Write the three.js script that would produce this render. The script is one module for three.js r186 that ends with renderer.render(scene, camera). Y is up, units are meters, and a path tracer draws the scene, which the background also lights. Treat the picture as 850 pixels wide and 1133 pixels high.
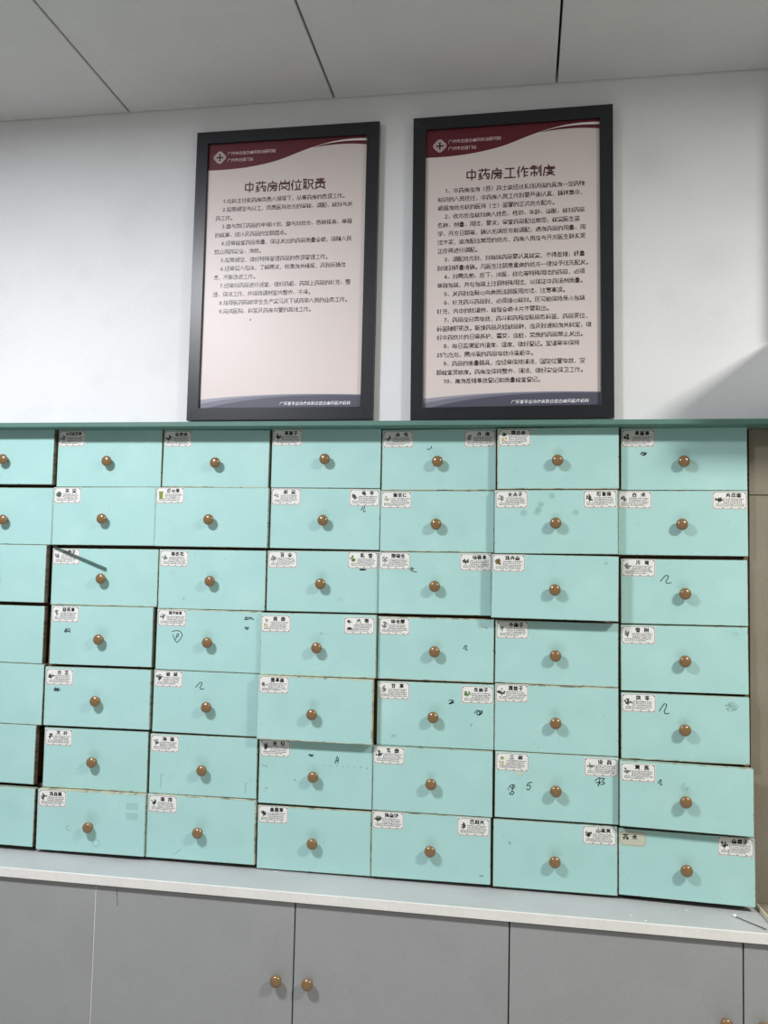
import * as THREE from 'three';
import { RoundedBoxGeometry } from 'three/addons/geometries/RoundedBoxGeometry.js';
import { mergeGeometries } from 'three/addons/utils/BufferGeometryUtils.js';
import { RectAreaLightUniformsLib } from 'three/addons/lights/RectAreaLightUniformsLib.js';

// ---------------------------------------------------------------- camera, light, exposure
const scene = new THREE.Scene();
scene.background = new THREE.Color(0x0b0b0b);
const camera = new THREE.PerspectiveCamera(2 * Math.atan(566.5 / 941) * 180 / Math.PI, 850 / 1133, 0.05, 30);
camera.rotation.order = 'YXZ';
camera.rotation.set(0.06576, 0.1636, 0.02286);
camera.position.set(0, 1.6, 2.2056);
const renderer = new THREE.WebGLRenderer({ antialias: true });
renderer.toneMapping = THREE.LinearToneMapping;
renderer.toneMappingExposure = 0.955;
renderer.shadowMap.enabled = true;
RectAreaLightUniformsLib.init();
const CEIL = 2.885;
const LAMP = 0.30;                                     // luminous square of each ceiling light
const LAMPS = [                                        // x, z, intensity, colour
  { x: -1.429, z: 1.5, power: 218, color: new THREE.Color().setRGB(0.965, 0.975, 1.03) },
  { x: 1.571, z: 1.5, power: 240, color: new THREE.Color().setRGB(1.0, 0.985, 0.925) },
];

// ---------------------------------------------------------------- helpers
let seed = 7;
const rnd = () => { seed = (seed + 0x6d2b79f5) | 0; let t = Math.imul(seed ^ (seed >>> 15), 1 | seed); t = (t + Math.imul(t ^ (t >>> 7), 61 | t)) ^ t; return ((t ^ (t >>> 14)) >>> 0) / 4294967296; };
const span = (a, b) => a + (b - a) * rnd();
const names = {};
function numbered(n) { const k = names[n] = (names[n] ?? -1) + 1; return k ? n + '_' + String(k).padStart(3, '0') : n; }
function shade(o) { o.castShadow = true; o.receiveShadow = true; return o; }
function part(name, geo, mat, parent, pos) { const m = shade(new THREE.Mesh(geo, mat)); m.name = name; if (pos) m.position.set(...pos); parent.add(m); return m; }
function thing(name, label, category, pos = [0, 0, 0], group) {
  const g = new THREE.Group(); g.name = numbered(name); g.position.set(...pos); g.userData = { label, category };
  if (group) g.userData.group = group; scene.add(g); return g;
}
function solid(name, label, category, geo, mat, pos, group) {
  const m = part(numbered(name), geo, mat, scene, pos); m.userData = { label, category }; if (group) m.userData.group = group; return m;
}
function structure(name, geo, mat, pos, label) { const m = part(name, geo, mat, scene, pos); m.userData = { kind: 'structure' }; if (label) m.userData.label = label; return m; }
const box = (w, h, d, r = 0) => r ? new RoundedBoxGeometry(w, h, d, 1, r) : new THREE.BoxGeometry(w, h, d);
function canvas(w, h) { const c = document.createElement('canvas'); c.width = w; c.height = h; return [c, c.getContext('2d')]; }
function texture(c, srgb = true) { const t = new THREE.CanvasTexture(c); if (srgb) t.colorSpace = THREE.SRGBColorSpace; t.anisotropy = 8; return t; }
const rgb = (r, g, b) => 'rgb(' + [r, g, b].map((v) => Math.max(0, Math.min(255, Math.round(v)))).join(',') + ')';
function noiseTexture(size, base, fine, blotch, n = 220) {           // mottled plain surface: grain plus soft blotches
  const [c, x] = canvas(size, size);
  x.fillStyle = rgb(...base); x.fillRect(0, 0, size, size);
  for (let i = 0; i < n; i++) {
    const r = span(size * 0.02, size * 0.12), cx = span(0, size), cy = span(0, size), d = span(-blotch, blotch);
    for (const ox of [0, -size, size]) for (const oy of [0, -size, size]) {
      if (cx + ox + r < 0 || cx + ox - r > size || cy + oy + r < 0 || cy + oy - r > size) continue;
      const g = x.createRadialGradient(cx + ox, cy + oy, 0, cx + ox, cy + oy, r), v = d > 0 ? 255 : 0;
      g.addColorStop(0, `rgba(${v},${v},${v},${Math.abs(d) / 255})`); g.addColorStop(1, `rgba(${v},${v},${v},0)`);
      x.fillStyle = g; x.fillRect(cx + ox - r, cy + oy - r, 2 * r, 2 * r);
    }
  }
  const im = x.getImageData(0, 0, size, size), d = im.data;
  for (let i = 0; i < d.length; i += 4) { const e = (rnd() - 0.5) * 2 * fine; d[i] += e; d[i + 1] += e; d[i + 2] += e; }
  x.putImageData(im, 0, 0);
  const t = texture(c); t.wrapS = t.wrapT = THREE.RepeatWrapping; return t;
}
function metreUV(geo, s = 1) {                                        // texture laid in metres, by the face's main direction
  const p = geo.attributes.position, n = geo.attributes.normal, uv = geo.attributes.uv;
  for (let i = 0; i < p.count; i++) {
    const ax = Math.abs(n.getX(i)), ay = Math.abs(n.getY(i)), az = Math.abs(n.getZ(i));
    if (az >= ax && az >= ay) uv.setXY(i, p.getX(i) * s, p.getY(i) * s);
    else if (ay >= ax) uv.setXY(i, p.getX(i) * s, p.getZ(i) * s);
    else uv.setXY(i, p.getZ(i) * s, p.getY(i) * s);
  }
  return geo;
}
const std = (o) => new THREE.MeshStandardMaterial(o);

// ---------------------------------------------------------------- materials
const M = {
  wall: std({ map: noiseTexture(512, [236, 236, 237], 3, 5), roughness: 0.9 }),
  ceiling: std({ map: noiseTexture(512, [214, 214, 212], 5, 4), roughness: 0.95 }),
  plenum: std({ color: 0x2a2a28, roughness: 1 }),
  floor: std({ map: noiseTexture(512, [174, 173, 170], 5, 10), roughness: 0.5 }),
  roomWall: std({ color: 0xb6b6b4, roughness: 0.9 }),
  beige: std({ map: noiseTexture(512, [136, 127, 110], 5, 9), roughness: 0.55 }),
  grout: std({ color: 0x7b6d5c, roughness: 1 }),
  cream: std({ color: 0xd8cdb6, roughness: 0.6 }),
  lip: std({ map: noiseTexture(256, [90, 130, 118], 5, 8), roughness: 0.55 }),
  grey: std({ map: noiseTexture(512, [160, 161, 161], 4, 5), roughness: 0.55 }),
  counter: std({ map: noiseTexture(512, [186, 188, 189], 5, 8), roughness: 0.42 }),
  edge: std({ map: noiseTexture(256, [238, 236, 230], 4, 6), roughness: 0.5 }),
  wood: std({ map: noiseTexture(256, [118, 92, 64], 8, 16), roughness: 0.8 }),
  knob: new THREE.MeshPhysicalMaterial({ color: 0x84663f, roughness: 0.3, clearcoat: 0.9, clearcoatRoughness: 0.12 }),
  frame: std({ color: 0x1d1f24, roughness: 0.36 }),
  backing: std({ color: 0x6a5a48, roughness: 0.9 }),
  ink: std({ color: 0x16211f, roughness: 0.7 }),
  white: std({ color: 0xf2f1ee, roughness: 0.8 }),
  lampHousing: std({ color: 0xe6e6e4, roughness: 0.5 }),
  darkStick: std({ color: 0x4a4a48, roughness: 0.5 }),
};

// ---------------------------------------------------------------- stroke lettering for the Chinese print
// a basic sign is a list of strokes, each stroke points on a 10 x 10 square; < sets two signs side by side, ^ one above the other (digit: where they split), @ one inside the other (digits: box)
const HAN = {
  一: '0595', 二: '1282 0898', 三: '1181 2575 0999', 十: '0494 5059', 工: '1181 5159 0999', 土: '1383 5059 0999', 士: '0393 5059 1989', 王: '1181 2575 5159 0999', 口: '1181881811', 日: '2080892920 2585', 目: '2080892920 2383 2686', 白: '5032 1282891912 1585', 田: '1181891911 5159 1585', 由: '1282891912 5059 1585', 甲: '1080861610 5059 1383', 申: '1181861611 5059 1484', 中: '1282871712 5059',
  木: '0393 5059 5308 5398', 禾: '7021 0393 5059 5308 5398', 米: '2032 7062 0494 5059 5409 5499', 火: '5055 5509 5599 1325 8365', 人: '5009 5399', 入: '4052 5209 5299', 大: '0393 5053 5309 5399', 天: '1181 0494 5154 5409 5499', 小: '5059 2408 7498', 心: '1407 33387986 5264 8396', 忄: '4049 1306 6285', 灬: '1009 3049 5069 8099', 亻: '7005 4349', 彳: '7003 8306 5559', 氵: '1052 0345 1976', 冫: '1264 1975',
  扌: '0292 505928 0695', 纟: '5013631686 0998', 讠: '2042 04444987', 钅: '4004 2282 1585 424987', 饣: '4004 229274 444987', 犭: '8013 30746938 5508', 阝: '1019 1070438647', 刂: '2126 808968', 力: '03837958 4009', 刀: '01817958 4109', 又: '018109 2399', 女: '402689 7319 0393', 子: '108053 535938 0595', 寸: '0393 707948 2547', 山: '5059 13199993', 厂: '902009', 广: '4052 921209', 疒: '4052 922209 0315 0727',
  尸: '10808313 1009', 户: '4051 12828515 1209', 门: '1021 1219 31919978', 囗: '0090990900', 匚: '90000999', 勹: '3004 22928958', 艹: '0494 3039 6069', 宀: '4053 09039399', 冖: '09009099', '⺮': '2006 1343 3338 7056 6393 7388', 雨: '1080 09039398 5059 2535 2838 6575 6878', 辶: '1122 04242709 285999', 廴: '0131143409 063899', 贝: '17108087 524609 5699', 见: '16108086 524609 565899', 页: '0090 5042 17128287 544709 5799',
  隹: '3004 2229 5062 2292 2484 2686 2999 6269', 欠: '3004 229274 534609 5599', 攵: '3004 2292 725709 235799', 殳: '202304 20707393 158509 2699', 戈: '0392 40679997 8429 7081', 斤: '8011 1109 1494 6469', 巾: '17128287 5059', 衤: '3041 028206 4449 8455 5588', 礻: '3041 028206 4449 5588', 衣: '5052 0292 5206 353958 8465 5399', 车: '1181 401484 0797 5359', 马: '107064 21248479 0767', 鸟: '4031 26217164 26968968 0868 4253', 鱼: '4013 317163 1383871713 5357 1585 0999',
  立: '5052 0292 2438 7468 0999', 酉: '0090 1989831319 3035 606585 1787', 己: '10808414 14199997', 巴: '1080841410 5054 14199997', 皮: '128274 1209 5055 258529 3699', 市: '5052 0292 18148488 5259', 方: '5052 0292 4209 35857948', 勺: '3004 22928958 4466', 州: '2109 5059 9099 0305 3344 7384', 文: '5052 0292 725609 225699', 共: '1282 3036 6066 0696 3709 6799', 风: '1009 10708899 2368 6328', 厶: '401888 6499', 石: '0090 4006 3484893934', 开: '1080 0494 303509 7079',
  八: '3009 6099', 九: '0373799997 3009', 元: '1181 0494 3409 64699997', 彡: '8013 8316 9609', 东: '0191 401595 5459 3609 7699', 少: '5055 2204 7294 8509', 专: '1181 0494 50368649 3869', 业: '3039 6069 0327 9377 0999', 了: '1080535938', 月: '202609 20808968 2383 2686', 夫: '1282 0595 5055 5509 5599', 矢: '3004 2282 0595 5255 5509 5599', 几: '202509 2070799997', 冈: '0900909978 2367 7327', 耳: '0090 2028 7079 2373 2676 0897', '龶': '1181 2575 0999 5059', 乍: '3004 2292 4249 4585 4888', 牛: '3004 2282 0595 5059', 廿: '0393 3038 6068 3868',
  a: '0292 4007 2449', b: '4009 338369', c: '108055 3469', d: '1080 5059 5484 253609 275999', e: '2126 707639', g: '1019 10707353 257529 3699', h: '0393 302509 7079', k: '5052 0292 422888 6599', l: '108009 5499', m: '5054 2033 7063 09059599', n: '2070 1337 4257 8268 0999', o: '8011 1109 1393 5154', p: '1181 2474792924', q: '0292 4009', r: '2070742420 2029 2676792926', s: '2126 7079', t: '3004 2292 4355', u: '111765 7079', v: '2171752521 5057 0999', w: '000999', y: '11818616 0494 505938',
  A: '0393 3038 6068 0999', B: '3004 2282 5059 0999', D: '2035 7065 0898', E: '1334 6069 0756', F: '108014948968 4409 6439', G: '1116 3038 6044 5282 6476', H: '1292 1209 50779997 8449 3363683833 3565', I: '1181 0494 5159 2538 7568 0999', K: '2062 3698', L: '2070 0494 5059 2507 7597',
  斗: '2142 1335 0796 7079', 主: '4051 1282 2575 0999 5259', 壬: '7021 0494 5159 1989', 下: '0090 5059 5375', 事: '0191 2272742422 15858818 0696 5059', 夂: '4005 328209 2499', 与: '3024848968 3282 0666', 处: '3004 226209 144899 7077 7395', 亥: '5052 0292 42256508 8429 6799', 周: '101609 109099 3272 3474 5154 3676783836', 发: '302393 4209 357519 4599 7082', 丁: '0090 505938', 表: '1181 2373 0595 5055 5508 363958 8667 5599', 单: '2031 7061 1282861612 5259 1484 0797', 儿: '303509 60699997',
  及: '2070638319 3009 3499', 其: '0191 2027 7077 2373 2575 0797 3809 6899', 舟: '4031 212609 21818978 0595 4354', 皿: '18118188 3138 6168 0999', 卜: '4049 4274', 旦: '2070762620 2373 0999', 里: '1080851510 5059 1383 2777 0999', 正: '0191 5159 5585 2429 0999', 出: '5059 11148481 06099996', 民: '10808313 101948 1585 53679997', 尹: '11818717 0494 515509', 羊: '2032 7062 1282 2575 0898 5259', 用: '101609 10909978 1393 1696 5059', 交: '5052 0292 3305 6395 7509 2599', 歹: '0090 4005 338319 3557', 朱: '3004 2282 0595 5059 5508 5598',
  而: '0090 5043 09039399 3338 6368', 求: '0292 5059 2436 4609 8466 5599 7081', 关: '2032 7062 1383 0595 5355 5509 5599', 反: '901109 248419 3599', 言: '4051 0292 2373 2575 2777792927', 自: '5042 2282892922 2484 2787', 不: '0191 5159 5107 6395', 井: '1282 0595 303609 7079', 亍: '1181 0494 545938', 巛: '301439 604469 907499', 巨: '90000999 03838606', 上: '4049 4484 0999', 束: '0191 1383861613 5059 5609 5699', 并: '2031 7061 1282 0595 323609 7279', 齐: '5052 0292 7205 2295 353719 7579', 至: '1080 402374 5459 1686 0999', 内: '19128289 505327 5477', 干: '1181 0595 5159',
  匕: '8224 20299997', 生: '3004 2282 5059 1585 0999', 产: '5051 1181 3143 7163 942409', 头: '3052 2344 0696 705709 5799', 习: '10808968 2344 1766', 成: '1292 1209 50779997 8448 25454838 7081', 罒: '0090990900 3039 6069', 直: '0191 5053 2373792923 2575 2777 0999', 也: '048276 5057 22299997', 西: '0090 1383891913 303526 606686', 或: '0292 1444471714 0968 50779997 8439', 系: '8011 4123631686 5659 3719 7799', 川: '202509 5057 8089', 具: '2070772720 2373 2575 0797 3809 6899', 勿: '3004 22928958 5228 7249', 严: '1080 3034 6064 1225 8275 952509', 肃: '1171 7176 0494 1676 5059 2609 3739 6769 7699',
  艮: '10707414 1272 101948 8455 4499', 者: '1181 5054 0494 8109 3575793935 3777', 式: '0292 1545 3538 0947 50779997 7081', 后: '801109 1393 3575793935', 丙: '0090 19138389 505337 5476', 夕: '4005 328209 2456', 年: '3004 2292 2585 2527 0797 5259', 齿: '5053 5272 2123 0393 16198986 5548 5567', 尔: '3004 229274 5259 3506 7596', 五: '1181 0999 4129 247479', 示: '2070 0494 5459 2607 7697', 角: '4002 316153 131609 13838978 1585 1787 5357', 无: '1181 0494 414609 54599997', 禺: '2070742420 2272 5058 09059599 3767', 爫: '9012 1428 4458 8468', 更: '0090 1282851512 505609 2699', 再: '0090 19128289 5057 1484 0696', 每: '3003 2292 241898 248479 0696',
  未: '1282 0595 5059 5508 5598', 差: '2031 7061 1181 2373 0595 4109 4777 5759 2999', 平: '1080 2133 7163 0595 5059', 凡: '202509 2070799997 3456', 彐: '10808919 1585', 重: '7020 0292 2373762623 5059 2575 1787 0999', 聿: '1171 7175 0393 1575 5059 1777 0999', 予: '108053 2354 049476 545938', 尤: '0393 404609 54599997 7081', 必: '1407 33387986 5264 8396 8019', 虫: '1282861612 5059 0998 7699', 包: '3003 22828767 24646724 24299997', 以: '111745 4153 807539 7699', 向: '5032 19128289 3565673735', 兑: '2031 7061 2272752522 355709 65699997', 尽: '10808313 101609 5399 3656 3869', 可: '0090 808968 2454572724', 卡: '5055 5282 0595 5559 5687', 片: '202609 6063 2393 267679',
  瓦: '0090 302958 2474779997 4455', 卩: '1019 10808666', 曾: '2031 7061 1282851512 5255 2676792926 2777', 豆: '1080 2272752522 3748 7768 0999', 缶: '3004 2282 0595 5259 16198986', 夬: '118184 0494 504609 5699', 甬: '1080 8053 19138389 1585 1787 5359', 养: '2031 7061 1181 2373 0595 4107 5597 363809 6669', 变: '5051 0191 3134 6164 1224 8294 167609 2699', 止: '5059 5484 2329 0999', 癶: '1150 5009 1335 6099 8072 9584', '℃': '1020231310 93524347588996', 卫: '10808666 4049 0999', 千: '7021 0494 5159', 来: '1181 2234 7264 0595 5059 5509 5599', 赤: '1282 5055 0595 355609 6569 1607 8697', 升: '7021 0595 314609 7079', 电: '1181861611 1484 50599997', 甫: '0191 5059 19138389 1585 1787',
  术: '0393 5059 5308 5398 7082', 肉: '19128289 5033 4254 4526 5667', 百: '0090 5033 2383892923 2686', 乚: '20299997', 弓: '1080831316868968', 母: '201898 208079 0494 4253 4657', 我: '4011 0393 303918 0756 60779997 8548 7081', 长: '8044 0494 303968 4499', 甘: '0292 2029 7079 2979 2575', 犬: '0393 5053 5309 5399 7081', 乂: '7009 2099', 当: '5053 1023 8063 14848919 1686', 玄: '5051 0191 411353 632898 7699', 氏: '8011 111948 1494 50679997', 血: '5041 18128288 3238 6268 0999', 水: '505938 144409 8465 5499',
  '。': '1737391917', '，': '272919', '、': '1638', '；': '2425 272919', '（': '80646589', '）': '10343519',
  // compounds
  斑: '<3王<5文王', 癜: '@2399疒<5共殳', 防: '<3阝方', 台: '^5厶口', 治: '<3氵台', 研: '<4石开', 穴: '^6宀八', 究: '^4穴九', 完: '^4宀元', 院: '<3阝完', 诊: '<3讠^5人彡', 省: '^4少目', 疗: '@2399疒了', 肤: '<4月夫', 医: '@1288匚矢', 机: '<4木几', 勾: '@2477勹厶', 构: '<4木勾', 药: '^3艹<4纟勺', f: '4051 12828414 1209', 房: '@2499f方', 岗: '^3山冈', 位: '<3亻立', 只: '^6口八', 职: '<4耳只', 责: '^4龶贝', 作: '<3亻乍', 制: '<7^5牛巾刂', 度: '@2299广^5廿又',
  在: '@4499a土', 存: '@3499a子', 科: '<4禾斗', 任: '<3亻壬', 和: '<5禾口', 负: '^3b贝', 令: '^5人c', 领: '<5令页', 导: '^5己寸', 从: '<5人人', 的: '<4白勺', 各: '^5夂口', 项: '<4工页', 安: '^4宀女', 按: '<3扌安', 召: '^5刀口', 照: '^7<4日召灬', 规: '<5夫见', 定: '^4宀d', 分: '^5八刀', 师: '<4e^2一巾', 审: '^4宀申', 核: '<4木亥', 调: '<3讠周', 配: '<5酉己', 对: '<5又寸', 参: '^6^4厶大彡', 订: '<3讠丁', 品: '^5口<5口口', 计: '<3讠十', 划: '<6戈刂', 种: '<4禾中', 报: '<4扌g', 服: '<4月g',
  古: '^5十口', 居: '@2499尸古', 据: '<3扌居', 算: '^3⺮^6目h', 充: '^6k儿', 统: '<4纟充', 期: '<5其月', 盘: '^5舟皿', 占: '^4卜口', 点: '^7占灬', 经: '<4纟^5l工', 常: '^4m^4口巾', 佥: '^4人n', 检: '<4木佥', 验: '<4马佥', 查: '^5木旦', 质: '@2499o贝', 量: '^4旦里', 呆: '^4口木', 保: '<3亻呆', 证: '<3讠正', 合: '^5人p', 格: '<4木各', 早: '^5日十', 章: '^5立早', 障: '<3阝章', 君: '^5尹口', 群: '<5君羊', 众: '^5人<5人人', 全: '^5人王', 有: '@3399q月', 效: '<5交攵', 做: '<3亻<5古攵', 好: '<5女子', 寺: '^4土寸', 特: '<4牛寺', 殊: '<4歹朱', 管: '^3⺮^4宀r', 理: '<4王里',
  深: '<3氵^4冖^4八木', 临: '<4s^5t日', 床: '@2399广木', 解: '<5角^5刀牛', 需: '^4雨而', 收: '<4u攵', 集: '^6隹木', 青: '^5龶月', 情: '<3忄青', 时: '<4日寸', 贵: '^5v贝', 馈: '<3饣贵', 信: '<3亻言', 息: '^5自心', 断: '<6@2097w米斤', 改: '<5己攵', 进: '@3097辶井', 行: '<4彳亍', 巡: '@3097辶巛', 柜: '<4木巨', 架: '^5<5力口木', 补: '<4衤卜', 整: '^5<6束攵正', 吉: '^5士口', 洁: '<3氵吉', 持: '<3扌寺', 剂: '<7齐刂', 室: '^3宀至', 争: '^3by', 净: '<3冫争', 指: '<3扌^5匕日', 校: '<4木交', 学: '^4m子', 实: '^4宀头', 级: '<4纟及', 员: '^4口贝', 务: '^5夂力', 布: '@3499q巾', 置: '^3罒直', 他: '<3亻也',
  应: '@2299广n', 过: '@3097辶寸', 训: '<3讠川', 练: '<4纟东', 物: '<4牛勿', 知: '<5矢口', 识: '<3讠只', 担: '<3扌旦', 认: '<3讠人', 真: '^2十具', 精: '<4米青', 神: '<4礻申', 根: '<4木艮', 权: '<4木又', 签: '^3⺮佥', 署: '^3罒者', 病: '@2399疒丙', 姓: '<4女生', 名: '^5夕口', 性: '<3忄生', 别: '<6^5口力刂', 龄: '<5齿令', 称: '<4禾尔', 去: '^4土厶', 法: '<3氵去', 要: '^5西女', 伍: '<3亻五', 禁: '^5<5木木示', 忌: '^5己心', 字: '^3宀子', 等: '^3⺮寺', 确: '<4石角', 吴: '^4口天', 误: '<3讠吴', 能: '<5^4厶月^5匕匕', 遇: '@3097辶禺', 妥: '^4爫女', 联: '<4耳关', 味: '<4口未', 得: '<3彳^4旦寸', 昔: '^5A日', 错: '<4钅昔', 秤: '<4禾平', 到: '<7至刂', 准: '<3冫隹', 注: '<3氵主', 明: '<4日月', 急: '^6^4b彐心', 律: '<3彳聿', 给: '<4纟合', 优: '<3亻尤', 先: '^6B儿', 前: '^4D<6月刂', 煎: '^7前灬', 冲: '<3冫中', 烊: '<4火羊', 化: '<4亻匕', 须: '<4彡页', 独: '<4犭虫', 装: '^5<4E士衣',
  汤: '<3氵F', 耐: '<6而寸', 说: '<3讠兑', 音: '^5立日', 意: '^6音心', 细: '<4纟田', 原: '@2299厂^5白小', 潮: '<3氵<5^5十早月', 取: '<5耳又', 类: '^5米大', 放: '<5方攵', 瓶: '<6并瓦', 贴: '<5贝占', 标: '<4木示', 随: '<3阝@3097辶有', 即: '<5艮卩', 亲: '^5立木', 新: '<6亲斤', 增: '<4土曾', 短: '<4矢豆', 缺: '<5缶夬', 通: '@3097辶甬', 饮: '<3饣欠', 护: '<3扌户', 霉: '^4雨每', 蛀: '<4虫主', 监: '^5G皿', 测: '<3氵<6贝刂', 温: '<3氵^5日皿', 湿: '<3氵^5日业', 登: '^5癶豆', 记: '<3讠己', 左: '@3499q工', 右: '@3499q口', 冷: '<3冫令', 藏: '^3艹H', 衡: '<3彳<6鱼亍', 器: '^3<5口口^5大<5口口', 清: '<3氵青', 固: '@2288囗古', 灵: '^5彐火', 敏: '<5每攵', 建: '@3197廴聿', 故: '<5古攵',
  // herb names
  花: '^3艹化', 它: '^4宀匕', 蛇: '<4虫它', 舌: '^5千口', 草: '^3艹早', 欢: '<4又欠', 莱: '^3艹来', 菔: '^3艹服', 芍: '^3艹勺', 麻: '@2299广<5木木', 桑: '^5^5又<5又又木', 旱: '^5日干', 莲: '^3艹@3097辶车', 芡: '^3艹欠', 灯: '<4火丁', 枳: '<4木只', 龟: '^3b电', 薏: '^3艹意', 苡: '^3艹以', 仁: '<4亻二', 贞: '^4卜贝', 菖: '^3艹^5日日', 蒲: '^3艹<3氵甫', 苁: '^3艹从', 谷: '^5人口', 容: '^3宀谷', 蓉: '^3艹容', 葵: '^3艹^5癶天', 款: '<6^4士示欠', 冬: '^7夂冫', 香: '^5禾日', 乳: '<6^4爫子乚', 寄: '^3宀^4大可', 仙: '<4亻山', 鹤: '<5^3冖隹鸟', 鸡: '<4又鸟', 金: '^5人I', 芎: '^3艹弓', 益: '^5^4D八皿', 鹅: '<5我鸟', 食: '^4人艮', 兄: '^5口儿', 党: '^4m兄', 枣: '^7束K', 余: '^4人L', 徐: '<3彳余', 卿: '<3卩<5艮卩', 蒡: '^3艹^5立方', 附: '<3阝<4亻寸', 芷: '^3艹止', 桂: '<4木^5土土', 枝: '<4木^4十又', 墨: '^7^6里灬土',
  覆: '^4西<3彳^5日夂', 盆: '^5分皿', 茯: '^3艹<3亻犬', 苓: '^3艹令', 艾: '^3艹乂', 叶: '<4口十', 海: '<3氵每', 藻: '^3艹<3氵^5品木', 归: '<4s彐', 棱: '<4木^5土夂', 没: '<3氵殳', 黄: '^3A^7由八', 芪: '^3艹氏', 藤: '^3艹<4月^5D水', 薄: '^3艹<3氵^6甫寸', 荷: '^3艹<3亻可', 腥: '<4月^4日生', 沙: '<3氵少', 戟: '<5^3十早戈', 茱: '^3艹朱', 萸: '^3艹^6申八', 苍: '^3艹^5人卩', 樱: '<4木^5<5贝贝女',
};
const glyphs = new Map();
function glyph(ch) {
  if (glyphs.has(ch)) return glyphs.get(ch);
  const def = HAN[ch]; let out = [];
  if (!def) console.log('no sign for', ch);
  else if (/^\d/.test(def)) out = def.split(' ').map((s) => { const p = []; for (let i = 0; i + 1 < s.length; i += 2) p.push([+s[i] / 9, +s[i + 1] / 9]); return p; });
  else {
    const q = [...def]; let i = 0;
    const fit = (g, x0, y0, x1, y1) => g.map((s) => s.map(([x, y]) => [x0 + x * (x1 - x0), y0 + y * (y1 - y0)]));
    const read = () => {
      const t = q[i++];
      if (t === '<') { const r = +q[i++] / 10, a = read(), b = read(); return [...fit(a, 0, 0, r - 0.05, 1), ...fit(b, r + 0.05, 0, 1, 1)]; }
      if (t === '^') { const r = +q[i++] / 10, a = read(), b = read(); return [...fit(a, 0, 0, 1, r - 0.05), ...fit(b, 0, r + 0.05, 1, 1)]; }
      if (t === '@') { const [x0, y0, x1, y1] = [q[i], q[i + 1], q[i + 2], q[i + 3]].map((v) => +v / 9); i += 4; const a = read(), b = read(); return [...a, ...fit(b, x0 + 0.04, y0 + 0.02, x1, y1)]; }
      return glyph(t);
    };
    out = read();
  }
  glyphs.set(ch, out); return out;
}
function han(x, ch, px, py, size, weight, slant = 0) {
  x.lineWidth = weight; x.lineCap = 'round'; x.lineJoin = 'round';
  const m = weight / 2, s = size - weight; x.beginPath();
  for (const st of glyph(ch)) st.forEach(([a, b], i) => { const X = px + m + a * s + slant * (b - 0.5) * s, Y = py + m + b * s; if (i) x.lineTo(X, Y); else x.moveTo(X, Y); });
  x.stroke();
}

// ---------------------------------------------------------------- room shell
const RX0 = -3.4, RX1 = 4.1, RZ1 = 4.2;
structure('wall_back', metreUV(box(RX1 - RX0, CEIL + 0.1 - 1.964, 0.12)), M.wall, [(RX0 + RX1) / 2, (CEIL + 0.1 + 1.964) / 2, -0.06]);
structure('floor', metreUV(box(RX1 - RX0, 0.1, RZ1 + 0.6)), M.floor, [(RX0 + RX1) / 2, -0.05, RZ1 / 2 - 0.25]);
structure('wall_left', box(0.1, CEIL + 0.2, RZ1 + 0.6), M.roomWall, [RX0 - 0.05, CEIL / 2, RZ1 / 2 - 0.25]);
structure('wall_right', box(0.1, CEIL + 0.2, RZ1 + 0.6), M.roomWall, [RX1 + 0.05, CEIL / 2, RZ1 / 2 - 0.25]);
structure('wall_front', box(RX1 - RX0, CEIL + 0.2, 0.1), M.roomWall, [(RX0 + RX1) / 2, CEIL / 2, RZ1 + 0.05]);
const ceiling = structure('ceiling', box(RX1 - RX0, 0.06, RZ1 + 0.4), M.plenum, [(RX0 + RX1) / 2, CEIL + 0.075, RZ1 / 2]);
{
  const tile = metreUV(new RoundedBoxGeometry(0.5945, 0.02, 0.5945, 1, 0.003));
  for (let i = -4; i <= 7; i++) for (let j = 0; j < 7; j++) {
    const x = 0.071 + 0.6 * i - 0.3;
    if (x - 0.3 < RX0 - 0.3 || x + 0.3 > RX1 + 0.3) continue;
    part('ceiling_panel', tile, M.ceiling, ceiling, [x - ceiling.position.x, CEIL + 0.01 - ceiling.position.y + span(-0.0006, 0.0006), 0.6 * j + 0.3 - ceiling.position.z - 0.001]);
  }
}
// tiled wall beside the drawers
const tiled = structure('wall_tiled', box(2.6, 1.155, 0.08), M.grout, [0.5445 + 1.3, 0.81 + 0.5775, -0.045], 'beige tiled wall beside the right end of the drawers');
{
  for (let i = 0; i < 4; i++) for (const [y0, y1] of [[0.812, 1.7985], [1.8005, 1.963]]) {
    const w = 0.648;
    part('tile', metreUV(box(w, y1 - y0, 0.008, 0.0012)), M.beige, tiled, [0.546 + 0.65 * i + w / 2 - tiled.position.x, (y0 + y1) / 2 - tiled.position.y, -0.001 - tiled.position.z]);
  }
}
// added upright block, unseen on the right, whose edge shades the end of the wall
structure('blocker_1', box(0.3, CEIL - 2.24, 0.135), M.wall, [0.82, (CEIL + 2.24) / 2, 0.0675], 'white added block, unseen, shading the wall right of the notices');
{
  const s = new THREE.Shape(); s.moveTo(0, 1.99); s.lineTo(0, 2.215); s.lineTo(0.375, 2.215); s.lineTo(0.375, 2.11); s.closePath();  // added unseen wedge, shaped so the right lamp leaves a diagonal shade
  const g = new THREE.ExtrudeGeometry(s, { depth: 0.42, bevelEnabled: false }); g.rotateY(-Math.PI / 2); g.translate(0.42, 0, 0);
  solid('blocker_box', 'white added box with a sloping underside, unseen, blocking light beyond the notices', 'box', g, M.white, [0.645, 0, 0]);
}

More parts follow.
